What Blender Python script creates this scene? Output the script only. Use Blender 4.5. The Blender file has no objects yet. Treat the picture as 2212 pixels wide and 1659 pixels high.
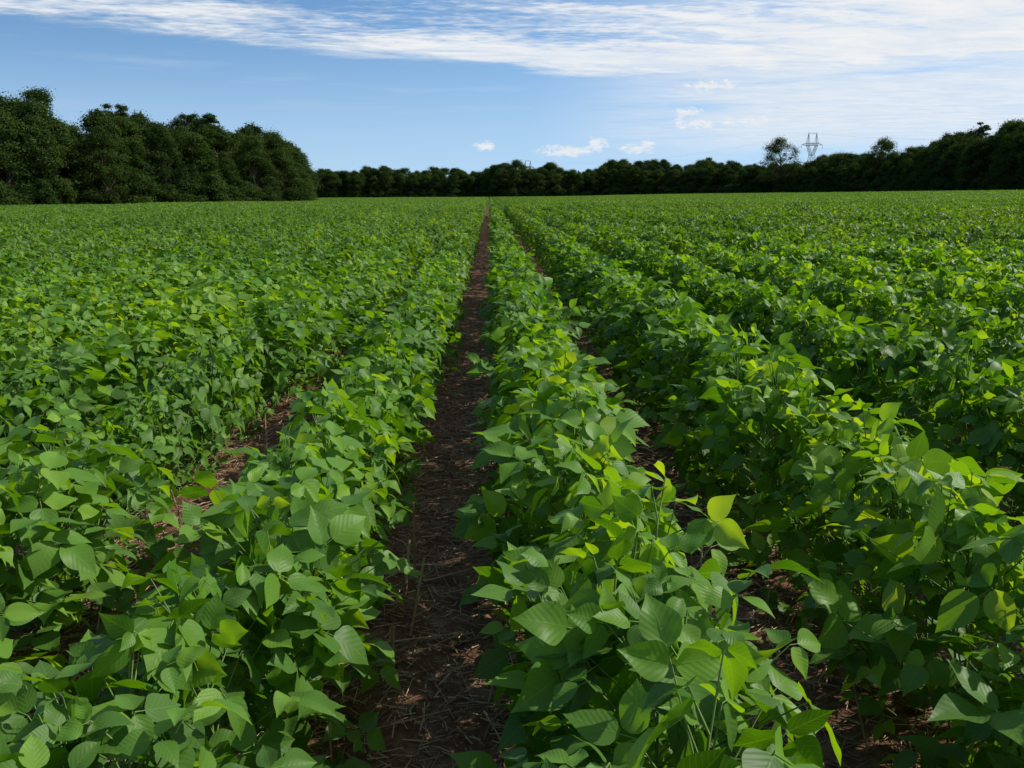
import bpy, math, random
import numpy as np
from mathutils import Vector, Matrix
rng=np.random.default_rng(11)
random.seed(7)
S=bpy.context.scene
S.view_settings.view_transform='Standard'
S.view_settings.look='None'
S.view_settings.exposure=0
EL=math.radians(40); AZ=math.radians(78)
SUN=np.array([math.sin(AZ)*math.cos(EL),math.cos(AZ)*math.cos(EL),math.sin(EL)])

F=1877.0; VX=1062.0
# ------------------------------------------------------------------ terrain / wood edge
def sstep(a,b,x):
    t=np.clip((x-a)/(b-a),0,1); return t*t*(3-2*t)
def ground_z(x,y):
    x=np.asarray(x,float); y=np.asarray(y,float)
    z=0.75*sstep(15,110,x)+0.10*np.sin(x*0.045+1.0)*np.sin(y*0.031)*sstep(25,80,np.hypot(x,y))
    return z
EX=[-900,-200,0,300,600,686,694,1050,1100,1300,1500,1700,1900,2050,2212,2500,2800,3600]
EY=[ 70, 104,118,135,160,172,392,392,365,360,340,300,255,220, 190, 150, 125,  85]
def edge_y(a): return np.interp(a,EX,EY)
def bearing(x,y): return VX+F*np.asarray(x)/np.maximum(np.asarray(y),1e-3)
TX=[-900,-100,0,60,130,200,250,300,330,380,430,480,520,560,600,640,670,688,694,760,830,900,960,1050,1100,1150,1230,1320,1400,1450,1520,1600,1680,1750,1850,1950,2000,2050,2100,2150,2212,2400,2600,3600]
TY=[130,215,216,214,208,230,243,248,270,253,268,265,282,268,292,300,335,352,355,365,360,367,360,366,351,351,358,343,346,353,343,350,348,340,338,330,310,292,282,266,255,235,220,180]
def top_px(a): return np.interp(a,TX,TY)
def base_px(a): return np.interp(a,[0,700,1100,1700,2212],[441,426,420,414,411])

# ------------------------------------------------------------------ materials
def newmat(name):
    m=bpy.data.materials.new(name); m.use_nodes=True
    nt=m.node_tree; nt.nodes.clear()
    return m,nt
def N(nt,t,**kw):
    n=nt.nodes.new(t)
    for k,v in kw.items(): setattr(n,k,v)
    return n
def L(nt,a,b): nt.links.new(a,b)
def mth(nt,op,a,b=None,c=None,clamp=False):
    n=nt.nodes.new('ShaderNodeMath'); n.operation=op; n.use_clamp=clamp
    for i,v in enumerate((a,b,c)):
        if v is None: continue
        if isinstance(v,(int,float)): n.inputs[i].default_value=v
        else: nt.links.new(v,n.inputs[i])
    return n.outputs[0]
def ramp(nt,fac,stops):
    r=nt.nodes.new('ShaderNodeValToRGB')
    e=r.color_ramp.elements
    while len(e)<len(stops): e.new(0.5)
    for i,(p,c) in enumerate(stops):
        e[i].position=p; e[i].color=(*c,1)
    nt.links.new(fac,r.inputs[0]); return r.outputs[0]
def mixc(nt,fac,a,b,blend='MIX'):
    n=nt.nodes.new('ShaderNodeMix'); n.data_type='RGBA'; n.blend_type=blend
    for idx,v in ((0,fac),(6,a),(7,b)):
        if isinstance(v,(int,float)): n.inputs[idx].default_value=v
        elif isinstance(v,tuple): n.inputs[idx].default_value=(*v,1)
        else: nt.links.new(v,n.inputs[idx])
    return n.outputs[2]

def leaf_material(name,detail,stops,under,transl=0.38,rough=0.42,tcol=1.0,spec=0.3,nscale=0.35):
    m,nt=newmat(name)
    geo=N(nt,'ShaderNodeNewGeometry'); oi=N(nt,'ShaderNodeObjectInfo')
    r=mth(nt,'FRACT',mth(nt,'ADD',geo.outputs['Random Per Island'],oi.outputs['Random']))
    nz=N(nt,'ShaderNodeTexNoise'); nz.inputs['Scale'].default_value=nscale; nz.inputs['Detail'].default_value=0
    L(nt,geo.outputs['Position'],nz.inputs['Vector'])
    r2=mth(nt,'ADD',mth(nt,'MULTIPLY',r,0.8),mth(nt,'MULTIPLY',nz.outputs[0],0.7))
    r2=mth(nt,'SUBTRACT',r2,0.25,clamp=True)
    col=ramp(nt,r2,stops)
    bump=None; vcol=col
    if detail:
        uv=N(nt,'ShaderNodeUVMap'); sep=N(nt,'ShaderNodeSeparateXYZ'); L(nt,uv.outputs[0],sep.inputs[0])
        au=mth(nt,'ABSOLUTE',mth(nt,'SUBTRACT',sep.outputs[0],0.5))
        mid=mth(nt,'SUBTRACT',1.0,mth(nt,'MULTIPLY',au,42),clamp=True)
        ph=mth(nt,'SUBTRACT',mth(nt,'MULTIPLY',sep.outputs[1],7.0),mth(nt,'MULTIPLY',au,5.5))
        cs=mth(nt,'COSINE',mth(nt,'MULTIPLY',ph,6.2832))
        sv=mth(nt,'POWER',mth(nt,'MULTIPLY',mth(nt,'ADD',cs,1.0),0.5),22.0)
        vein=mth(nt,'MAXIMUM',mid,mth(nt,'MULTIPLY',sv,0.45))
        vcol=mixc(nt,mth(nt,'MULTIPLY',vein,0.36),col,(0.21,0.36,0.05))
        hgt=mth(nt,'SUBTRACT',mth(nt,'MULTIPLY',cs,-0.5),mth(nt,'MULTIPLY',mid,0.8))
        b=N(nt,'ShaderNodeBump'); b.inputs['Strength'].default_value=0.2; b.inputs['Distance'].default_value=0.0015
        L(nt,hgt,b.inputs['Height']); bump=b.outputs[0]
    ucol=mixc(nt,0.35,vcol,under)
    colf=mixc(nt,geo.outputs['Backfacing'],vcol,ucol)
    p=N(nt,'ShaderNodeBsdfPrincipled'); p.inputs['Roughness'].default_value=rough
    p.inputs['Specular IOR Level'].default_value=spec
    L(nt,colf,p.inputs['Base Color'])
    t=N(nt,'ShaderNodeBsdfTranslucent')
    tc2=mixc(nt,1.0,vcol,(2.7*tcol,2.3*tcol,0.4*tcol),'MULTIPLY'); L(nt,tc2,t.inputs['Color'])
    if bump is not None: L(nt,bump,p.inputs['Normal'])
    mx=N(nt,'ShaderNodeMixShader'); mx.inputs[0].default_value=transl
    L(nt,p.outputs[0],mx.inputs[1]); L(nt,t.outputs[0],mx.inputs[2])
    o=N(nt,'ShaderNodeOutputMaterial'); L(nt,mx.outputs[0],o.inputs[0])
    return m
soy_stops=[(0.0,(0.024,0.078,0.007)),(0.35,(0.054,0.150,0.010)),(0.7,(0.112,0.245,0.015)),(0.92,(0.19,0.335,0.022)),(1.0,(0.23,0.35,0.03))]
far_stops=[(0.0,(0.026,0.070,0.008)),(0.4,(0.056,0.134,0.012)),(0.75,(0.098,0.205,0.015)),(0.95,(0.165,0.285,0.024)),(1.0,(0.19,0.28,0.03))]
M_soy=leaf_material('soybean_leaf',True,soy_stops,(0.13,0.23,0.06),rough=0.45,spec=0.19,transl=0.36)
M_soyfar=leaf_material('soybean_leaf_far',False,far_stops,(0.12,0.21,0.06),rough=0.5,spec=0.18,transl=0.34)
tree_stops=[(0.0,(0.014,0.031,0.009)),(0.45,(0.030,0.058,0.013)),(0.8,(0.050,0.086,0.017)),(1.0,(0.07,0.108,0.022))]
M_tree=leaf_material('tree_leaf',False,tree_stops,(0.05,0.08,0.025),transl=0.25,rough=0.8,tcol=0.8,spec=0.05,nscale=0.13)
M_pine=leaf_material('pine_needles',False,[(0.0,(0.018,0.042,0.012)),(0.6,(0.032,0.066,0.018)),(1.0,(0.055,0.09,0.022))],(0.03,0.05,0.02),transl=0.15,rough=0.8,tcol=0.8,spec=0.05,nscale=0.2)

def simple(name,c1,c2,scale,rough=0.8):
    m,nt=newmat(name)
    g=N(nt,'ShaderNodeNewGeometry'); nz=N(nt,'ShaderNodeTexNoise'); nz.inputs['Scale'].default_value=scale; nz.inputs['Detail'].default_value=2
    L(nt,g.outputs['Position'],nz.inputs['Vector'])
    f=mth(nt,'FRACT',mth(nt,'ADD',nz.outputs[0],g.outputs['Random Per Island']))
    c=mixc(nt,f,c1,c2)
    p=N(nt,'ShaderNodeBsdfPrincipled'); p.inputs['Roughness'].default_value=rough; L(nt,c,p.inputs['Base Color'])
    p.inputs['Specular IOR Level'].default_value=0.2
    o=N(nt,'ShaderNodeOutputMaterial'); L(nt,p.outputs[0],o.inputs[0]); return m
M_stem=simple('soybean_stem',(0.10,0.19,0.04),(0.15,0.22,0.07),40,0.6)
M_bark=simple('bark',(0.035,0.028,0.022),(0.07,0.058,0.046),3,0.9)
M_straw=simple('dry_straw',(0.17,0.10,0.058),(0.56,0.40,0.25),25,0.85)
M_steel=simple('galvanised_steel',(0.22,0.24,0.26),(0.34,0.35,0.37),2,0.5)

# soil
m,nt=newmat('soil'); M_soil=m
g=N(nt,'ShaderNodeNewGeometry')
def noise(sc,det=6,rough=0.6):
    n=N(nt,'ShaderNodeTexNoise'); n.inputs['Scale'].default_value=sc; n.inputs['Detail'].default_value=det; n.inputs['Roughness'].default_value=rough
    L(nt,g.outputs['Position'],n.inputs['Vector']); return n.outputs[0]
a=noise(6,3); b_=noise(45,5,0.7)
v=N(nt,'ShaderNodeTexVoronoi'); v.inputs['Scale'].default_value=38; L(nt,g.outputs['Position'],v.inputs['Vector'])
col=ramp(nt,mth(nt,'ADD',mth(nt,'MULTIPLY',a,0.45),mth(nt,'MULTIPLY',b_,0.55)),[(0.34,(0.060,0.029,0.017)),(0.5,(0.145,0.074,0.043)),(0.64,(0.27,0.16,0.10))])
sep=N(nt,'ShaderNodeSeparateXYZ'); L(nt,g.outputs['Position'],sep.inputs[0])
far=mth(nt,'DIVIDE',mth(nt,'SUBTRACT',mth(nt,'ADD',mth(nt,'ABSOLUTE',sep.outputs[0]),sep.outputs[1]),90.0),60.0,clamp=True)
gcol=ramp(nt,noise(0.4,3),[(0.3,(0.035,0.075,0.018)),(0.7,(0.09,0.12,0.035))])
col=mixc(nt,far,col,gcol)
p=N(nt,'ShaderNodeBsdfPrincipled'); p.inputs['Roughness'].default_value=0.95; p.inputs['Specular IOR Level'].default_value=0.1
L(nt,col,p.inputs['Base Color'])
bp=N(nt,'ShaderNodeBump'); bp.inputs['Strength'].default_value=0.8; bp.inputs['Distance'].default_value=0.02
L(nt,mth(nt,'ADD',b_,mth(nt,'MULTIPLY',v.outputs[0],0.5)),bp.inputs['Height']); L(nt,bp.outputs[0],p.inputs['Normal'])
o=N(nt,'ShaderNodeOutputMaterial'); L(nt,p.outputs[0],o.inputs[0])

# ------------------------------------------------------------------ mesh helper
def mesh_from(name,V,faces_list,mats,uv=None,smooth=True):
    me=bpy.data.meshes.new(name)
    nl=sum(f.size for f,_ in faces_list); nf=sum(len(f) for f,_ in faces_list)
    me.vertices.add(len(V)); me.vertices.foreach_set('co',np.ascontiguousarray(V,dtype=np.float32).ravel())
    me.loops.add(nl); me.polygons.add(nf)
    vi=np.concatenate([f.ravel() for f,_ in faces_list]).astype(np.int32)
    tot=np.concatenate([np.full(len(f),f.shape[1]) for f,_ in faces_list]).astype(np.int32)
    st=np.concatenate([[0],np.cumsum(tot)[:-1]]).astype(np.int32)
    mi=np.concatenate([np.full(len(f),k) for f,k in faces_list]).astype(np.int32)
    me.loops.foreach_set('vertex_index',vi)
    me.polygons.foreach_set('loop_start',st)
    me.polygons.foreach_set('material_index',mi)
    me.polygons.foreach_set('use_smooth',np.full(nf,smooth))
    for mm in mats: me.materials.append(mm)
    if uv is not None:
        l=me.uv_layers.new(name='UVMap')
        l.data.foreach_set('uv',uv[vi].astype(np.float32).ravel())
    me.update(calc_edges=True); me.validate()
    return me
def link(ob): S.collection.objects.link(ob); return ob

def norm(a): return a/np.maximum(np.linalg.norm(a,axis=-1,keepdims=True),1e-9)
def rodr(v,k,ang):
    c=np.cos(ang)[:,None]; s=np.sin(ang)[:,None]
    return v*c+np.cross(k,v)*s+k*(np.sum(k*v,1,keepdims=True))*(1-c)

# ------------------------------------------------------------------ soybean leaves
HW=0.350
def leaf_template(nu,nv):
    P=[];UV=[];Fc=[]
    for j in range(nv+1):
        t=j/nv
        hw=HW*math.sin(math.pi*min(1,max(0,(t*0.990+0.009))**0.65))**(0.80+0.46*t)
        for i in range(nu+1):
            s=2*i/nu-1
            P.append((t,s*hw,abs(s)*hw)); UV.append((0.5+0.5*s*hw/HW,t))
    for j in range(nv):
        for i in range(nu):
            a=j*(nu+1)+i; Fc.append((a,a+1,a+nu+2,a+nu+1))
    return np.array(P),np.array(UV),np.array(Fc)
TPL={0:leaf_template(4,9),1:leaf_template(2,4),2:leaf_template(2,2)}

def build_leaves(O,Fd,Nn,Ln,lod):
    P,UV,Fc=TPL[lod]
    n=len(O)
    Fd=norm(Fd); Nn=norm(Nn-Fd*np.sum(Nn*Fd,1,keepdims=True)); Sd=np.cross(Nn,Fd)
    fold=rng.uniform(-0.05,0.65,n); droop=rng.uniform(-0.12,0.5,n); tw=rng.normal(0,0.25,n)
    wid=rng.uniform(0.82,1.12,n)
    wav=rng.uniform(0,0.07,n); ph=rng.uniform(0,6.28,n)
    t=P[:,0][None,:]; s=P[:,1][None,:]*wid[:,None]; a=P[:,2][None,:]
    z=a*fold[:,None]-droop[:,None]*t*t*0.9+tw[:,None]*s*t+wav[:,None]*np.sin(t*8+ph[:,None]+np.sign(s)*1.7)*(a/0.3)-1.0*a*a*fold[:,None]
    tt=t-0.12*droop[:,None]*t*t
    V=O[:,None,:]+Ln[:,None,None]*(tt[...,None]*Fd[:,None,:]+(s*np.ones_like(z))[...,None]*Sd[:,None,:]+z[...,None]*Nn[:,None,:])
    k=len(P)
    faces=(Fc[None]+(np.arange(n)*k)[:,None,None]).reshape(-1,4)
    uv=np.tile(UV,(n,1))
    return V.reshape(-1,3),faces,uv

def prisms(A,B,ra,rb,k=4):
    d=norm(B-A); h=np.where(np.abs(d[:,2:3])>0.9,np.array([[1.,0,0]]),np.array([[0,0,1.]]))
    u=norm(np.cross(d,h)); w=np.cross(d,u); n=len(A)
    ang=np.arange(k)*2*np.pi/k
    ring=u[:,None,:]*np.cos(ang)[None,:,None]+w[:,None,:]*np.sin(ang)[None,:,None]
    V=np.concatenate([A[:,None,:]+ring*ra[:,None,None],B[:,None,:]+ring*rb[:,None,None]],1)
    f=[(i,(i+1)%k,k+(i+1)%k,k+i) for i in range(k)]
    F_=(np.array(f)[None]+(np.arange(n)*2*k)[:,None,None]).reshape(-1,4)
    return V.reshape(-1,3),F_

def plant_data(nt_,size=1.0,cx=0,cy=0,hs=1.0,wf=1.0):
    i=np.arange(nt_); q=(i+0.5)/nt_
    H=0.60*hs
    zi=0.04+H*q**0.85
    az=i*2.4+rng.uniform(0,6.28)+rng.normal(0,0.5,nt_)
    Lp=np.interp(q,[0,0.3,0.75,1],[0.20,0.26,0.20,0.08])*rng.uniform(0.7,1.28,nt_)
    el=np.radians(np.interp(q,[0,0.5,1],[10,38,68])+rng.normal(0,12,nt_))
    lean=rng.normal(0,0.08,2)*wf
    base=np.stack([cx+lean[0]*zi,cy+lean[1]*zi,zi],1)
    out=np.stack([np.cos(az),np.sin(az),0*az],1)
    up=np.array([[0,0,1.]])
    pd=norm(out*np.cos(el)[:,None]+up*np.sin(el)[:,None])
    tip=base+pd*Lp[:,None]*np.array([[wf,1,1]])
    tip[:,2]=np.maximum(tip[:,2],0.04)
    pitch=np.radians(rng.normal(-14,34,nt_))
    f=norm(out*np.cos(pitch)[:,None]+up*np.sin(pitch)[:,None])
    nrm=norm(np.cross(f,np.cross(up,f)))
    roll=rng.normal(0,0.68,nt_)
    nrm=rodr(nrm,f,roll)
    nrm=norm(nrm+0.28*SUN[None])
    f=norm(f-nrm*np.sum(f*nrm,1,keepdims=True))
    ls=np.interp(q,[0,0.3,0.8,1],[0.090,0.108,0.106,0.058])*rng.uniform(0.62,1.2,nt_)*size
    return base,tip,f,nrm,ls
def trifol(tip,f,nrm,ls):
    n=len(tip)
    O=[tip+f*(ls*0.28)[:,None]]; D=[f]; Nn=[nrm]; Ls=[ls]
    for sg in (1,-1):
        ang=sg*np.radians(rng.normal(76,13,n))
        d=rodr(f,nrm,ang)
        d=norm(d+nrm*rng.normal(-0.1,0.32,n)[:,None])
        O.append(tip+d*0.006); D.append(d); Nn.append(norm(nrm+rng.normal(0,0.34,(n,3)))); Ls.append(ls*rng.uniform(0.80,0.98,n))
    return np.concatenate(O),np.concatenate(D),np.concatenate(Nn),np.concatenate(Ls)

def hidden_collection(name): return bpy.data.collections.new(name)
NNEAR=12
col_near=hidden_collection('soybean_row_near_variants')
for k in range(NNEAR):
    Vs=[];Fs=[];Us=[];Vp=[];Fp=[];off=0;offp=0
    for j in range(13):
        b,t,f,nn,ls=plant_data(20,1.0,rng.normal(0,0.03),-0.5+(j+0.5)/13+rng.normal(0,0.012),rng.uniform(0.80,1.15))
        O,D,Nn,Ls=trifol(t,f,nn,ls)
        V,Fc,uv=build_leaves(O,D,Nn,Ls,0)
        Vs.append(V);Fs.append(Fc+off);Us.append(uv);off+=len(V)
        A=np.concatenate([b,[[b[0,0],b[0,1],-0.04]],t]); B=np.concatenate([t,[b[-1]],t+f*(ls*0.28)[:,None]])
        ra=np.concatenate([np.full(len(b),0.0022),[0.0042],np.full(len(b),0.0013)])
        rb=np.concatenate([np.full(len(b),0.0013),[0.002],np.full(len(b),0.001)])
        V2,F2=prisms(A,B,ra,rb,4); Vp.append(V2);Fp.append(F2+offp);offp+=len(V2)
    V=np.concatenate(Vs);Vp=np.concatenate(Vp)
    me=mesh_from(f'soybean_row_{k:02d}',np.concatenate([V,Vp]),[(np.concatenate(Fs),0),(np.concatenate(Fp)+len(V),1)],[M_soy,M_stem],uv=np.concatenate([np.concatenate(Us),np.full((len(Vp),2),0.5)]))
    col_near.objects.link(bpy.data.objects.new(f'soybean_row_{k:02d}',me))
SP=0.97
def patch(coll,n,nrow,length,per_m,ntri,size,lod,tri,nm,wf):
    for k in range(n):
        Vs=[];Fs=[];off=0
        cnt=int(length*per_m)
        for r in range(nrow):
            rx=(r-(nrow-1)/2)*SP
            for j in range(cnt):
                b,t,f,nn,ls=plant_data(ntri,size,rx+rng.normal(0,0.03),-length/2+(j+0.5)*length/cnt,rng.uniform(0.80,1.18)*(1+0.05*math.sin(j*0.5+r*2+k)),wf)
                if tri: O,D,Nn,Ls=trifol(t,f,nn,ls)
                else: O,D,Nn,Ls=t,rodr(f,nn,rng.uniform(-1.5,1.5,len(t))),nn,ls*1.1
                V,Fc,uv=build_leaves(O,D,Nn,Ls,lod)
                Vs.append(V);Fs.append(Fc+off);off+=len(V)
        me=mesh_from(f'{nm}_{k}',np.concatenate(Vs),[(np.concatenate(Fs),0)],[M_soyfar])
        coll.objects.link(bpy.data.objects.new(f'{nm}_{k}',me))
col_mid=hidden_collection('soybean_mid_variants'); patch(col_mid,5,3,3.0,11,14,1.06,1,True,'soybean_mid_a',1.0); patch(col_mid,5,3,3.0,11,14,1.03,1,True,'soybean_mid_b',0.80)
col_far=hidden_collection('soybean_far_variants'); patch(col_far,4,5,8.0,5.0,9,1.6,2,False,'soybean_far_a',1.0); patch(col_far,4,5,8.0,5.5,9,1.4,2,False,'soybean_far_b',0.72)

def instancer(name,coll,P,R,Sc,I):
    me=bpy.data.meshes.new(name); me.vertices.add(len(P))
    me.vertices.foreach_set('co',np.asarray(P,np.float32).ravel())
    for an,ty,dat,key in (('rot','FLOAT_VECTOR',R,'vector'),('scl','FLOAT_VECTOR',Sc,'vector'),('idx','INT',I,'value')):
        at=me.attributes.new(an,ty,'POINT')
        at.data.foreach_set(key,np.asarray(dat,np.int32 if ty=='INT' else np.float32).ravel())
    me.update()
    ob=link(bpy.data.objects.new(name,me))
    ng=bpy.data.node_groups.new(name+'_nodes','GeometryNodeTree')
    ng.interface.new_socket('Geometry',in_out='INPUT',socket_type='NodeSocketGeometry')
    ng.interface.new_socket('Geometry',in_out='OUTPUT',socket_type='NodeSocketGeometry')
    gi=ng.nodes.new('NodeGroupInput'); go=ng.nodes.new('NodeGroupOutput')
    ip=ng.nodes.new('GeometryNodeInstanceOnPoints'); ci=ng.nodes.new('GeometryNodeCollectionInfo')
    ci.inputs['Collection'].default_value=coll
    ci.inputs['Separate Children'].default_value=True; ci.inputs['Reset Children'].default_value=True
    ip.inputs['Pick Instance'].default_value=True
    def na(n,t):
        x=ng.nodes.new('GeometryNodeInputNamedAttribute'); x.data_type=t; x.inputs['Name'].default_value=n
        return [o for o in x.outputs if o.enabled][0]
    er=ng.nodes.new('FunctionNodeEulerToRotation')
    ng.links.new(na('rot','FLOAT_VECTOR'),er.inputs[0])
    ng.links.new(gi.outputs[0],ip.inputs['Points']); ng.links.new(ci.outputs[0],ip.inputs['Instance'])
    ng.links.new(na('idx','INT'),ip.inputs['Instance Index']); ng.links.new(er.outputs[0],ip.inputs['Rotation'])
    ng.links.new(na('scl','FLOAT_VECTOR'),ip.inputs['Scale']); ng.links.new(ip.outputs[0],go.inputs[0])
    md=ob.modifiers.new('scatter','NODES'); md.node_group=ng
    return ob

X0=0.31
def vig(x,y):
    return 1.0+0.05*np.sin(x*0.9+y*0.35)+0.04*np.sin(y*0.83+x*2.1)+0.03*np.sin(y*2.3-x)
P=[];R=[];Sc=[];I=[]
YN=14
last=None
for k in range(-12,13):
    x=X0+SP*k
    for y in np.arange(-2.5+0.37*((k*7)%3),YN+0.4,1.0):
        s=float(vig(x,y))
        w=1.0; xo=0.0
        if k==-1:
            s*=0.96; w=0.98; xo=-0.02
            if y<2.3: s*=1.07
            elif y<5.5: w=0.92; s*=0.95
        if k<=-2: w=1.15
        if k==-2:
            if y<2.9: w=1.22; s=max(s,1.0)
            elif y<6.3: w=0.66; s*=0.86; xo=-0.10
        if k==0: s=max(s,0.98)*1.06; w=0.97
        if k==1: s=max(s,0.98)*1.10; w=0.93
        if k>=2: s=max(s,0.98)*1.10; w=0.86
        i=int(rng.integers(0,NNEAR))
        while i==last: i=int(rng.integers(0,NNEAR))
        last=i
        P.append((x+xo+rng.normal(0,0.018),y,float(ground_z(x,y)))); R.append((0,0,rng.normal(0,0.03)))
        Sc.append((s*w,1.03,s)); I.append(i)
P2=[];R2=[];S2=[];I2=[]
for kk in range(-20,21):
    x=X0+SP*3*kk
    y0=YN+1.9 if abs(kk)<=4 else -1.5
    for y in np.arange(y0,64,3.0):
        if abs(x)>0.64*max(y,8)+10: continue
        s=float(vig(x,y))
        P2.append((x,y,float(ground_z(x,y)))); R2.append((0,0,0)); S2.append((1.0,1.02,s*(1.09 if x>0 else 1))); I2.append(int(rng.integers(0,5))+(5 if kk>=0 else 0))
for kk in (-4,4):
    x=X0+SP*3*kk
    for y in np.arange(-1.5,YN+1,3.0):
        xx=x+math.copysign(SP*2,kk)
        P2.append((xx,y,float(ground_z(xx,y)))); R2.append((0,0,0)); S2.append((1,1.02,1)); I2.append(int(rng.integers(0,5)))
P3=[];R3=[];S3=[];I3=[]
for y in np.arange(66.9,400,8.0):
    for kk in range(-60,61):
        x=X0+SP*5*kk
        if abs(x)>0.66*y+14: continue
        if y>edge_y(bearing(x,y))-5: continue
        s=float(vig(x*0.2,y*0.2))
        P3.append((x,y,float(ground_z(x,y)))); R3.append((0,0,0)); S3.append((1.0,1.01,s)); I3.append(int(rng.integers(0,4))+(4 if kk>=0 else 0))
root=link(bpy.data.objects.new('soybean_crop',None))
for nm,c,a in (('near_rows',col_near,(P,R,Sc,I)),('middle_rows',col_mid,(P2,R2,S2,I2)),('far_rows',col_far,(P3,R3,S3,I3))):
    ob=instancer(nm,c,*a); ob.parent=root
print('counts',len(P),len(P2),len(P3))

# ------------------------------------------------------------------ ground
gx=np.unique(np.concatenate([np.arange(-2.4,2.4,0.03),np.linspace(2.4,14,50),-np.linspace(2.4,14,50),np.linspace(14,260,60),-np.linspace(14,260,60),[-3000,-1500,-700,-400,400,700,1500,3000]]))
gy=np.unique(np.concatenate([np.arange(1,9,0.035),np.linspace(9,30,80),np.linspace(30,420,80),np.linspace(-10,1,20),[-3000,-1000,-300,-60,600,1000,2000,4000]]))
XX,YY=np.meshgrid(gx,gy)
Z=ground_z(XX,YY)
nearm=(np.abs(XX)<2.5)&(YY<9.1)&(YY>0.9)
bx=XX*11;by=YY*11
Zb=0.008*np.sin(bx*1.3+np.sin(by))*np.sin(by*1.1+np.sin(bx*0.7)*2)+0.006*np.sin(bx*2.9+by*1.7)*np.sin(by*3.1-bx)+rng.normal(0,0.0025,XX.shape)
Z=Z+np.where(nearm,Zb,0)+0.02*np.cos((XX-X0)*2*np.pi/SP)*(np.abs(XX)<2.4)
V=np.stack([XX,YY,Z],-1).reshape(-1,3)
ny,nx=XX.shape
ii=(np.arange(ny-1)[:,None]*nx+np.arange(nx-1)[None]).ravel()
Fc=np.stack([ii,ii+1,ii+nx+1,ii+nx],1)
link(bpy.data.objects.new('ground',mesh_from('ground',V,[(Fc,0)],[M_soil])))

# ------------------------------------------------------------------ residue
n=36000
x=rng.uniform(-2.2,2.2,n); y=1.2+10*rng.random(n)**1.5
ln=rng.gamma(2.0,0.024,n)+0.012; a=rng.uniform(0,np.pi,n)
zg=0.02*np.cos((x-X0)*2*np.pi/SP)
z=ground_z(x,y)+zg+rng.uniform(0.0,0.024,n)
d=np.stack([np.cos(a),np.sin(a),rng.normal(0,0.12,n)],1)*ln[:,None]
A1=np.stack([x,y,z],1); B1=A1+d; r1=rng.uniform(0.0008,0.0030,n)
n=380
x=rng.uniform(-1.8,1.8,n); y=1+9*rng.random(n)**1.2; a=rng.normal(0,0.7,n)
A2=np.stack([x,y,0.02*np.cos((x-X0)*2*np.pi/SP)+rng.uniform(0.012,0.025,n)],1)
B2=A2+np.stack([np.cos(a),np.sin(a),rng.normal(0,0.05,n)],1)*rng.uniform(0.12,0.36,n)[:,None]; r2=rng.uniform(0.002,0.0045,n)
n=110
kk=rng.integers(-3,3,n); side=rng.choice([-1,1],n)
x=X0+SP*kk+side*rng.uniform(0.16,0.27,n); y=rng.uniform(1.5,12,n)
A3=np.stack([x,y,ground_z(x,y)-0.02],1)
B3=A3+np.stack([rng.normal(0,0.04,n),rng.normal(0,0.04,n),rng.uniform(0.1,0.34,n)],1); r3=rng.uniform(0.003,0.006,n)
ex=np.array([(-0.34,3.45,0.38,0.006),(-0.37,3.30,0.26,0.007),(-0.32,3.0,0.32,0.005),(-0.36,2.75,0.2,0.007),(-1.32,4.6,0.24,0.006),(-1.38,4.4,0.14,0.006),(0.80,3.1,0.30,0.005),(0.86,2.6,0.3,0.004)])
A4=np.stack([ex[:,0],ex[:,1],0*ex[:,0]-0.02],1); B4=A4+np.stack([rng.normal(0,0.03,len(ex)),rng.normal(0,0.03,len(ex)),ex[:,2]],1); r4=ex[:,3]
A=np.concatenate([A1,A2,A3,A4]);B=np.concatenate([B1,B2,B3,B4]);r=np.concatenate([r1,r2,r3,r4])
V,Fc=prisms(A,B,r,r*0.75,4)
link(bpy.data.objects.new('crop_residue',mesh_from('crop_residue',V,[(Fc,0)],[M_straw],smooth=False)))

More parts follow.
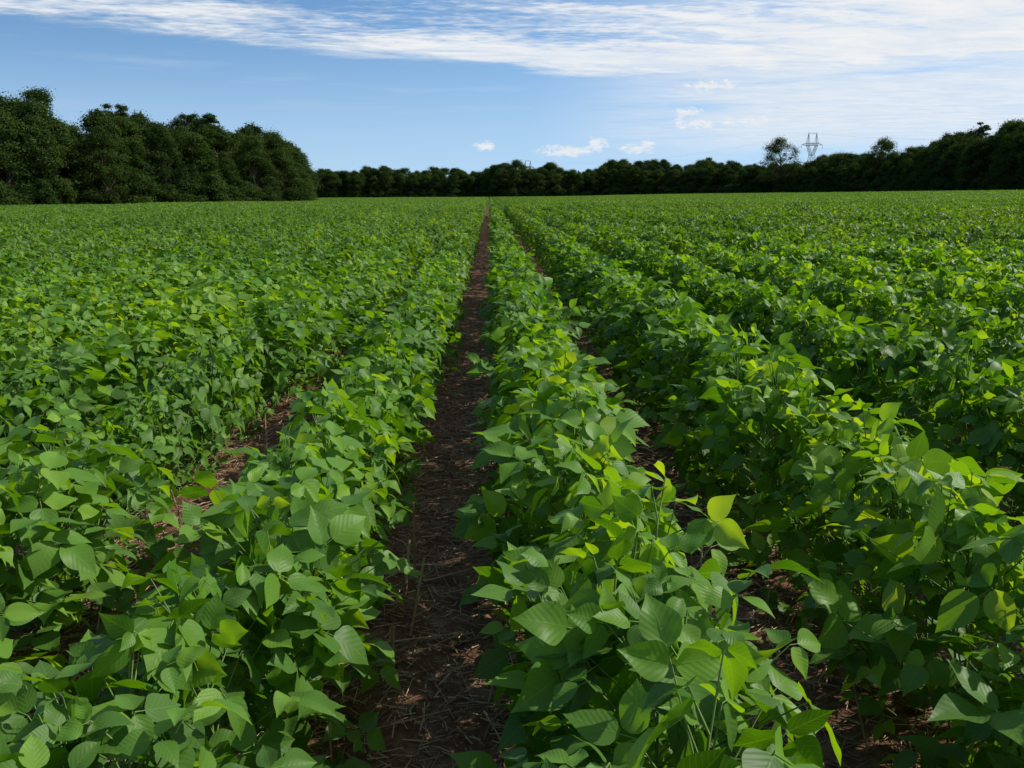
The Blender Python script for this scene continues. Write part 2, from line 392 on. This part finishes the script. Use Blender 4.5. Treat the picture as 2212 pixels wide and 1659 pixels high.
# ------------------------------------------------------------------ trees
def leaf_quads(C,Nn,sz):
    n=len(C); Nn=norm(Nn)
    h=norm(rng.normal(0,1,(n,3))); u=norm(np.cross(Nn,h)); w=np.cross(Nn,u)
    el=rng.uniform(0.55,1.0,n)
    V=np.stack([C-u*sz[:,None]*0.5,C-w*(sz*el)[:,None]*0.4,C+u*sz[:,None]*0.5+Nn*(sz*0.1)[:,None],C+w*(sz*el)[:,None]*0.4],1)
    return V.reshape(-1,3),np.arange(n*4).reshape(-1,4)
def make_tree(name,kind,H,W,nleaf,lsz):
    blobs=[];limbA=[];limbB=[];lr=[];lr2=[]
    tr=H*0.018+0.08
    pts=[np.array([0,0,-0.3])]
    nseg=7
    for i in range(1,nseg+1):
        q=i/nseg
        pts.append(np.array([rng.normal(0,0.02*H)*q,rng.normal(0,0.02*H)*q,H*0.88*q]))
    for i in range(nseg):
        limbA.append(pts[i]);limbB.append(pts[i+1]);lr.append(tr*(1-i/nseg)+0.05);lr2.append(tr*(1-(i+1)/nseg)+0.05)
    zlo={'oak':0.16,'edge':0.02,'pine':0.42,'open':0.32,'bush':0.02}[kind]
    nb={'oak':64,'edge':85,'pine':34,'open':30,'bush':26}[kind]
    for b in range(nb):
        q=rng.random()**0.8; zz=H*(zlo+(1-zlo)*q*0.95)
        if kind in('edge','bush'): prof=(1-q**2.2)**0.7*(0.8+0.2*q)
        elif kind=='pine': prof=0.35+0.65*math.sin(math.pi*min(1,q*0.75+0.2))
        else: prof=math.sin(math.pi*(0.16+0.80*q))**0.8
        az=rng.uniform(0,6.283); rr=W*0.5*prof*math.sqrt(rng.uniform(0.15,1.0))*0.92
        c=np.array([math.cos(az)*rr,math.sin(az)*rr,zz])
        rad=W*{'oak':0.125,'edge':0.115,'pine':0.13,'open':0.135,'bush':0.18}[kind]*rng.uniform(0.55,1.35)
        blobs.append((c,rad))
        pz=min(max(zz-rr*0.7,H*0.1),H*0.84); j=min(int(pz/(H*0.88)*nseg),nseg-1); fr=pz/(H*0.88)*nseg-j
        s=pts[j]*(1-fr)+pts[j+1]*fr; mid=(s+c)/2+np.array([0,0,0.04*H])
        r0=tr*0.35*(1-pz/H)+0.03
        limbA+= [s,mid]; limbB+=[mid,c]; lr+=[r0,r0*0.6]; lr2+=[r0*0.6,0.02]
    per=nleaf//nb; Cs=[];Ns=[]
    for c,rad in blobs:
        n=int(per*rng.uniform(0.7,1.3)*(rad/(W*0.12))**1.6)
        d=norm(rng.normal(0,1,(n,3))); rr=rad*(rng.random(n)**0.4)*(1+0.28*rng.normal(0,1,n))
        sc=np.array([1,1,0.7 if kind!='pine' else 0.5])
        Cs.append(c+d*rr[:,None]*sc); Ns.append(d*0.9+np.array([0,0,0.35])+rng.normal(0,0.45,(n,3)))
    C=np.concatenate(Cs);Nn=np.concatenate(Ns)
    C[:,2]=np.maximum(C[:,2],0.1)
    Vl,Fl=leaf_quads(C,Nn,rng.uniform(0.6,1.3,len(C))*lsz)
    Vt,Ft=prisms(np.array(limbA),np.array(limbB),np.array(lr),np.array(lr2),6)
    return mesh_from(name,np.concatenate([Vl,Vt]),[(Fl,0),(Ft+len(Vl),1)],[M_pine if kind=='pine' else M_tree,M_bark],smooth=False)
col_tree=hidden_collection('woodland_tree_variants')
kinds=['edge','edge','oak','edge','oak','pine','open','bush','edge','oak']
REFH=14.0
for k,kd in enumerate(kinds):
    H=REFH if kd!='bush' else 5.0
    W={'edge':9.5,'oak':9.5,'pine':6.5,'open':8,'bush':6.5}[kd]*rng.uniform(0.82,1.15)
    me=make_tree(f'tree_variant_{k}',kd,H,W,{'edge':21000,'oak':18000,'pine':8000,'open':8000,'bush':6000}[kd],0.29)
    col_tree.objects.link(bpy.data.objects.new(f'tree_variant_{k}',me))
def woods(name,a0,a1,step_m,depth_rows,extra=None,wide=1.0,emerg=True,lowfront=0.38,jsd=0.085):
    P=[];R=[];Sc=[];I=[]
    aa=np.linspace(a0,a1,4000); ey=edge_y(aa); ex=(aa-VX)/F*ey
    s=np.concatenate([[0],np.cumsum(np.hypot(np.diff(ex),np.diff(ey)))])
    tot=s[-1]
    for row in range(depth_rows):
        n=int(tot/step_m)
        for i in range(n):
            sv=(i+rng.uniform(0.0,1.0))*step_m
            a=np.interp(sv,s,aa); ye=np.interp(sv,s,ey)
            y=ye+2+row*5.5+rng.uniform(-2,2); x=(a-VX)/F*y
            h=(base_px(a)-top_px(a))/F*y
            jit=rng.normal(-0.02,jsd)+0.05*math.sin(x*0.11+1)+0.04*math.sin(x*0.29) if row else rng.uniform(-lowfront,-0.03)
            jit=min(jit,0.16)
            if row==1: jit-=0.05
            h=h*(1+jit); h=max(h,4)
            if row==0 or not emerg: k=rng.choice([0,1,3,8])
            else: k=rng.choice([0,1,2,3,4,8,9,5,6],p=[.13,.13,.15,.12,.14,.12,.12,.055,.035])
            sz=h/REFH; w=wide*(sz*rng.uniform(0.78,1.2) if sz>0.75 else sz*rng.uniform(0.95,1.3))
            P.append((x,y,float(ground_z(x,y))-0.1)); R.append((0,0,rng.uniform(0,6.283))); Sc.append((w,w*rng.uniform(0.85,1.15),sz)); I.append(k)
    for i in range(int(tot/2.6)):
        sv=(i+rng.random())*2.6; a=np.interp(sv,s,aa); y=np.interp(sv,s,ey)-rng.uniform(0,1.5); x=(a-VX)/F*y
        sz=rng.uniform(0.3,1.0)*(0.9 if y>250 else 1)
        P.append((x,y,float(ground_z(x,y))-0.1)); R.append((0,0,rng.uniform(0,6.283))); Sc.append((sz*1.2,sz*1.2,sz*rng.uniform(0.8,1.2))); I.append(7)
    if extra:
        for e in extra: P.append(e[0]);R.append(e[1]);Sc.append(e[2]);I.append(e[3])
    return instancer(name,col_tree,P,R,Sc,I)
side=[]
for q in np.linspace(0,1,34):
    for r in range(2):
        y=172+q*225+rng.uniform(-2,2); x=-0.199*y-4-r*5+rng.uniform(-1.5,1.5)-q*3
        h=rng.uniform(11,14)*(0.75 if q<0.06 else 1); sz=h/REFH
        side.append(((x,y,-0.1),(0,0,rng.uniform(0,6.28)),(sz,sz,sz),int(rng.choice([0,1,2,3,4,8,9]))))
woods('woodland',-420,686,4.4,4,side,wide=1.05,jsd=0.08)
woods('distant_tree_line',694,1530,4.0,4,wide=1.12,emerg=True,lowfront=0.25,jsd=0.075)
woods('woodland',1490,2900,4.4,4,wide=1.08,lowfront=0.3,jsd=0.09)

def lone(name,kind,px,Y,toppx,W,nleaf,lsz=0.32):
    X=(px-VX)/F*Y; H=(base_px(px)-toppx)/F*Y
    me=make_tree(name,kind,H,W,nleaf,lsz)
    ob=link(bpy.data.objects.new(name,me)); ob.location=(X,Y,float(ground_z(X,Y))-0.1); return ob
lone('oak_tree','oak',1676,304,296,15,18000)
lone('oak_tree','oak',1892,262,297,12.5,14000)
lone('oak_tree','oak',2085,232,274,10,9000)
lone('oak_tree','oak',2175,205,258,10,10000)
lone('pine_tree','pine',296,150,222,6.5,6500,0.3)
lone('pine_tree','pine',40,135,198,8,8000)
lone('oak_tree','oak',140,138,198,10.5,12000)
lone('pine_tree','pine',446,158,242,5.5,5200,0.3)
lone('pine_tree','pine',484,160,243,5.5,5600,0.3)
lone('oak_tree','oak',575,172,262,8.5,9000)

# ------------------------------------------------------------------ transmission towers
def tower(name,px,Y,H,base_z=0,rot=0.2,t=0.28):
    A=[];B=[]
    def seg(a,b): A.append(a);B.append(b)
    def body(z0,w0,z1,w1,n):
        for i in range(n):
            q0=i/n;q1=(i+1)/n
            za=z0+(z1-z0)*q0;zb=z0+(z1-z0)*q1;wa=w0+(w1-w0)*q0;wb=w0+(w1-w0)*q1
            ca=[(sx*wa,sy*wa,za) for sx,sy in((1,1),(1,-1),(-1,-1),(-1,1))]
            cb=[(sx*wb,sy*wb,zb) for sx,sy in((1,1),(1,-1),(-1,-1),(-1,1))]
            for j in range(4):
                k=(j+1)%4
                seg(ca[j],cb[j]);seg(ca[j],cb[k]);seg(cb[j],cb[k])
    zw=H*0.64; zc=H*0.80
    body(0,H*0.10,zw,H*0.034,7)
    for sx in (1,-1):
        lo_i=(sx*0.006*H,zw); lo_o=(sx*0.036*H,zw); hi_i=(sx*0.065*H,zc); hi_o=(sx*0.095*H,zc)
        n=4
        for i in range(n):
            q0=i/n;q1=(i+1)/n
            def pt(l,h,q,d): return (l[0]*(1-q)+h[0]*q,d*0.022*H,l[1]*(1-q)+h[1]*q)
            for d in (1,-1):
                seg(pt(lo_i,hi_i,q0,d),pt(lo_i,hi_i,q1,d)); seg(pt(lo_o,hi_o,q0,d),pt(lo_o,hi_o,q1,d)); seg(pt(lo_i,hi_i,q0,d),pt(lo_o,hi_o,q1,d))
        for d in (1,-1):
            seg((sx*0.095*H,d*0.022*H,zc),(sx*0.20*H,0,zc+0.012*H)); seg((sx*0.095*H,d*0.022*H,zc+0.04*H),(sx*0.20*H,0,zc+0.012*H))
            seg((sx*0.095*H,d*0.022*H,zc),(sx*0.095*H,d*0.022*H,zc+0.04*H))
            seg((sx*0.105*H,d*0.022*H,zc+0.04*H),(sx*0.075*H,0,H)); seg((sx*0.06*H,d*0.022*H,zc+0.04*H),(sx*0.075*H,0,H))
        seg((sx*0.20*H,0,zc),(sx*0.20*H,0,zc-0.05*H))
    for i in range(8):
        xa=-0.095*H+0.19*H*i/8; xb=xa+0.19*H/8
        for d in (1,-1):
            seg((xa,d*0.022*H,zc),(xb,d*0.022*H,zc)); seg((xa,d*0.022*H,zc+0.04*H),(xb,d*0.022*H,zc+0.04*H)); seg((xa,d*0.022*H,zc),(xb,d*0.022*H,zc+0.04*H))
    seg((-0.085*H,0,H),(0.085*H,0,H))
    n=len(A); V,Fc=prisms(np.array(A,float),np.array(B,float),np.full(n,t/2),np.full(n,t/2),4)
    ob=link(bpy.data.objects.new(name,mesh_from(name,V,[(Fc,0)],[M_steel],smooth=False)))
    X=(px-VX)/F*Y; ob.location=(X,Y,base_z); ob.rotation_euler=(0,0,rot); return ob
t1=tower('transmission_tower',1742,560,37.5,rot=0.25)
t2=tower('transmission_tower',1143,1050,40,rot=0.25,t=0.4)
t3=tower('transmission_tower',2900,360,37,rot=0.25)
A=[];B=[]
def wire(o1,H1,o2,H2,fx,fz):
    c,s=math.cos(0.25),math.sin(0.25)
    a=np.array(o1.location)+np.array([fx*H1*c,fx*H1*s,fz*H1]); b=np.array(o2.location)+np.array([fx*H2*c,fx*H2*s,fz*H2])
    n=24;pr=None
    for i in range(n+1):
        q=i/n;p=a*(1-q)+b*q; p[2]-=4*9*q*(1-q)
        if pr is not None: A.append(pr);B.append(p)
        pr=p
for fx,fz in((-0.20,0.75),(0.20,0.75),(-0.075,1.0),(0.075,1.0)):
    wire(t1,37.5,t2,40,fx,fz); wire(t1,37.5,t3,37,fx,fz)
V,Fc=prisms(np.array(A),np.array(B),np.full(len(A),0.014),np.full(len(A),0.014),4)
link(bpy.data.objects.new('power_line_cables',mesh_from('power_line_cables',V,[(Fc,0)],[M_steel],smooth=False)))

# ------------------------------------------------------------------ sun + sky
sd=Vector(SUN)
sl=bpy.data.lights.new('sun','SUN'); sl.energy=5.0; sl.angle=math.radians(0.53); sl.color=(1.0,0.96,0.87)
so=link(bpy.data.objects.new('sun',sl)); so.rotation_euler=sd.to_track_quat('Z','Y').to_euler()
w=bpy.data.worlds.new('World'); S.world=w; w.use_nodes=True; nt=w.node_tree; nt.nodes.clear()
sky=N(nt,'ShaderNodeTexSky'); sky.sky_type='NISHITA'; sky.sun_disc=False; sky.sun_elevation=EL; sky.sun_rotation=AZ
sky.altitude=0; sky.air_density=1.0; sky.dust_density=0.2; sky.ozone_density=1.5
tc=N(nt,'ShaderNodeTexCoord'); sp=N(nt,'ShaderNodeSeparateXYZ'); L(nt,tc.outputs['Generated'],sp.inputs[0])
x,y,z=sp.outputs
az=mth(nt,'ARCTAN2',x,y)
v=mth(nt,'TANGENT',mth(nt,'ARCSINE',mth(nt,'MINIMUM',z,0.995)))
zc=mth(nt,'MAXIMUM',z,0.02)
cx=mth(nt,'DIVIDE',x,zc); cy=mth(nt,'DIVIDE',y,zc)
def vec(a,b,c=0.0):
    n=N(nt,'ShaderNodeCombineXYZ')
    for i,q in enumerate((a,b,c)):
        if isinstance(q,(int,float)): n.inputs[i].default_value=q
        else: L(nt,q,n.inputs[i])
    return n.outputs[0]
L(nt,vec(x,y,mth(nt,'MULTIPLY_ADD',mth(nt,'MAXIMUM',z,0.0),1.3,0.17)),sky.inputs[0])
def wnoise(vc,sc,det,rg=0.55,dist=0.0):
    n=N(nt,'ShaderNodeTexNoise'); n.inputs['Scale'].default_value=sc; n.inputs['Detail'].default_value=det; n.inputs['Roughness'].default_value=rg; n.inputs['Distortion'].default_value=dist
    L(nt,vc,n.inputs['Vector']); return n.outputs[0]
def smooth(val,a,b,lo=0.0,hi=1.0):
    n=N(nt,'ShaderNodeMapRange'); n.interpolation_type='SMOOTHSTEP'
    L(nt,val,n.inputs[0])
    for i,q in zip((1,2,3,4),(a,b,lo,hi)): n.inputs[i].default_value=q
    return n.outputs[0]
fc=N(nt,'ShaderNodeFloatCurve'); cm=fc.mapping.curves[0]
def azn(px): return (math.atan((px-VX)/F)+1.0)/2.0
def vv(py): return (421-py)/1877
pts=[(0.0,vv(60)),(azn(-300),vv(84)),(azn(0),vv(104)),(azn(450),vv(122)),(azn(850),vv(150)),(azn(1130),vv(170)),(azn(1250),vv(191)),(azn(1450),vv(198)),(azn(1850),vv(198)),(azn(2212),vv(198)),(1.0,vv(195))]
cm.points[0].location=pts[0]; cm.points[1].location=pts[-1]
for p_ in pts[1:-1]: cm.points.new(*p_)
fc.mapping.update()
L(nt,mth(nt,'MULTIPLY',mth(nt,'ADD',az,1.0),0.5,clamp=True),fc.inputs['Value'])
vb=fc.outputs[0]
cxr=mth(nt,'ADD',mth(nt,'MULTIPLY',cx,0.93),mth(nt,'MULTIPLY',cy,0.36))
cyr=mth(nt,'SUBTRACT',mth(nt,'MULTIPLY',cy,0.93),mth(nt,'MULTIPLY',cx,0.36))
big=wnoise(vec(mth(nt,'MULTIPLY',cxr,0.35),cyr,0.0),0.9,1,0.5)
mid=wnoise(vec(cxr,mth(nt,'MULTIPLY',cyr,1.8),3.0),1.8,5,0.62,0.5)
fine=wnoise(vec(cx,mth(nt,'MULTIPLY',cy,1.6),7.0),8.0,2,0.6)
dv=mth(nt,'SUBTRACT',v,vb)
edge=smooth(mth(nt,'ADD',dv,mth(nt,'MULTIPLY',mth(nt,'SUBTRACT',mid,0.5),0.028)),-0.004,0.016)
gap_az=smooth(az,-0.20,0.38)
dens=mth(nt,'ADD',mth(nt,'MULTIPLY',big,0.55),mth(nt,'MULTIPLY',mid,0.45))
dens=mth(nt,'ADD',dens,mth(nt,'MULTIPLY',gap_az,0.19))
dens=mth(nt,'ADD',dens,smooth(dv,0.0,0.055,0.155,-0.02))
dens=mth(nt,'ADD',dens,mth(nt,'MULTIPLY',mth(nt,'SUBTRACT',fine,0.5),0.32))
sheet=mth(nt,'MULTIPLY',smooth(dens,0.42,0.72),edge)
sheet=mth(nt,'MULTIPLY',sheet,smooth(v,0.5,1.4,1.0,0.2))
azv=vec(az,v,0.0)
av=N(nt,'ShaderNodeVectorMath',operation='MULTIPLY'); L(nt,azv,av.inputs[0]); av.inputs[1].default_value=(2.2,26,0)
vl=wnoise(av.outputs[0],1.6,4,0.6)
veil=mth(nt,'MULTIPLY',smooth(vl,0.25,0.52),mth(nt,'MULTIPLY',smooth(az,0.03,0.30),mth(nt,'MULTIPLY',smooth(v,0.02,0.07),smooth(v,0.30,0.14))))
veil=mth(nt,'MULTIPLY',veil,0.8)
vl2=mth(nt,'MULTIPLY',smooth(vl,0.5,0.7),mth(nt,'MULTIPLY',smooth(v,0.08,0.10),0.14))
cnv=N(nt,'ShaderNodeVectorMath',operation='MULTIPLY'); L(nt,azv,cnv.inputs[0]); cnv.inputs[1].default_value=(70,130,0)
cn=wnoise(cnv.outputs[0],1.4,4,0.62)
acc=None
for (px,py,wp,hp) in ((1490,284,85,16),(1610,280,105,17),(1475,262,50,14),(1530,212,115,20),(1225,334,85,16),(1288,322,34,22),(1370,332,46,15),(1395,322,26,15),(1055,323,28,15)):
    s1=N(nt,'ShaderNodeVectorMath',operation='MULTIPLY_ADD'); L(nt,azv,s1.inputs[0])
    a0=math.atan((px-VX)/F); v0=(421-py)/F
    s1.inputs[1].default_value=(F/wp,F/hp,0); s1.inputs[2].default_value=(-a0*F/wp,-v0*F/hp,0)
    s2=N(nt,'ShaderNodeVectorMath',operation='LENGTH'); L(nt,s1.outputs[0],s2.inputs[0])
    acc=s2.outputs['Value'] if acc is None else mth(nt,'MINIMUM',acc,s2.outputs['Value'])
acc=mth(nt,'SUBTRACT',1.0,acc)
cum=smooth(mth(nt,'ADD',acc,mth(nt,'MULTIPLY',mth(nt,'SUBTRACT',cn,0.54),2.4)),-0.05,0.8)
cum=mth(nt,'MULTIPLY',cum,smooth(acc,-0.8,0.2,0.0,1.0))
cov=mth(nt,'MAXIMUM',mth(nt,'MAXIMUM',sheet,cum),mth(nt,'MAXIMUM',veil,vl2))
cov=mth(nt,'MULTIPLY',cov,smooth(v,0.01,0.04))
skc=mixc(nt,1.0,sky.outputs[0],(0.90,1.14,1.22),'MULTIPLY')
b1=N(nt,'ShaderNodeBackground'); b1.inputs[1].default_value=0.142; L(nt,skc,b1.inputs[0])
hz=smooth(v,0.19,0.0,0.0,0.65)
b2=N(nt,'ShaderNodeBackground'); b2.inputs[1].default_value=0.90
ccol=mixc(nt,smooth(mid,0.35,0.7),(0.80,0.88,0.98),(0.97,0.985,1.0)); L(nt,ccol,b2.inputs[0])
bh=N(nt,'ShaderNodeBackground'); bh.inputs[1].default_value=0.87; bh.inputs[0].default_value=(0.62,0.82,1.0,1)
mh=N(nt,'ShaderNodeMixShader'); L(nt,hz,mh.inputs[0]); L(nt,b1.outputs[0],mh.inputs[1]); L(nt,bh.outputs[0],mh.inputs[2])
mx=N(nt,'ShaderNodeMixShader'); L(nt,cov,mx.inputs[0]); L(nt,mh.outputs[0],mx.inputs[1]); L(nt,b2.outputs[0],mx.inputs[2])
wo=N(nt,'ShaderNodeOutputWorld'); L(nt,mx.outputs[0],wo.inputs[0])

# ------------------------------------------------------------------ camera
cd=bpy.data.cameras.new('camera'); cd.lens=30.55; cd.sensor_width=36; cd.clip_end=6000; cd.clip_start=0.02
co=link(bpy.data.objects.new('camera',cd))
pitch=math.atan((829.5-420)/F); yaw=math.radians(1.34)
M=Matrix.Rotation(-yaw,4,'Z')@Matrix.Rotation(math.radians(90)-pitch,4,'X')@Matrix.Rotation(math.radians(-0.5),4,'Z')
co.matrix_world=Matrix.Translation((0,0,1.6))@M
S.camera=co
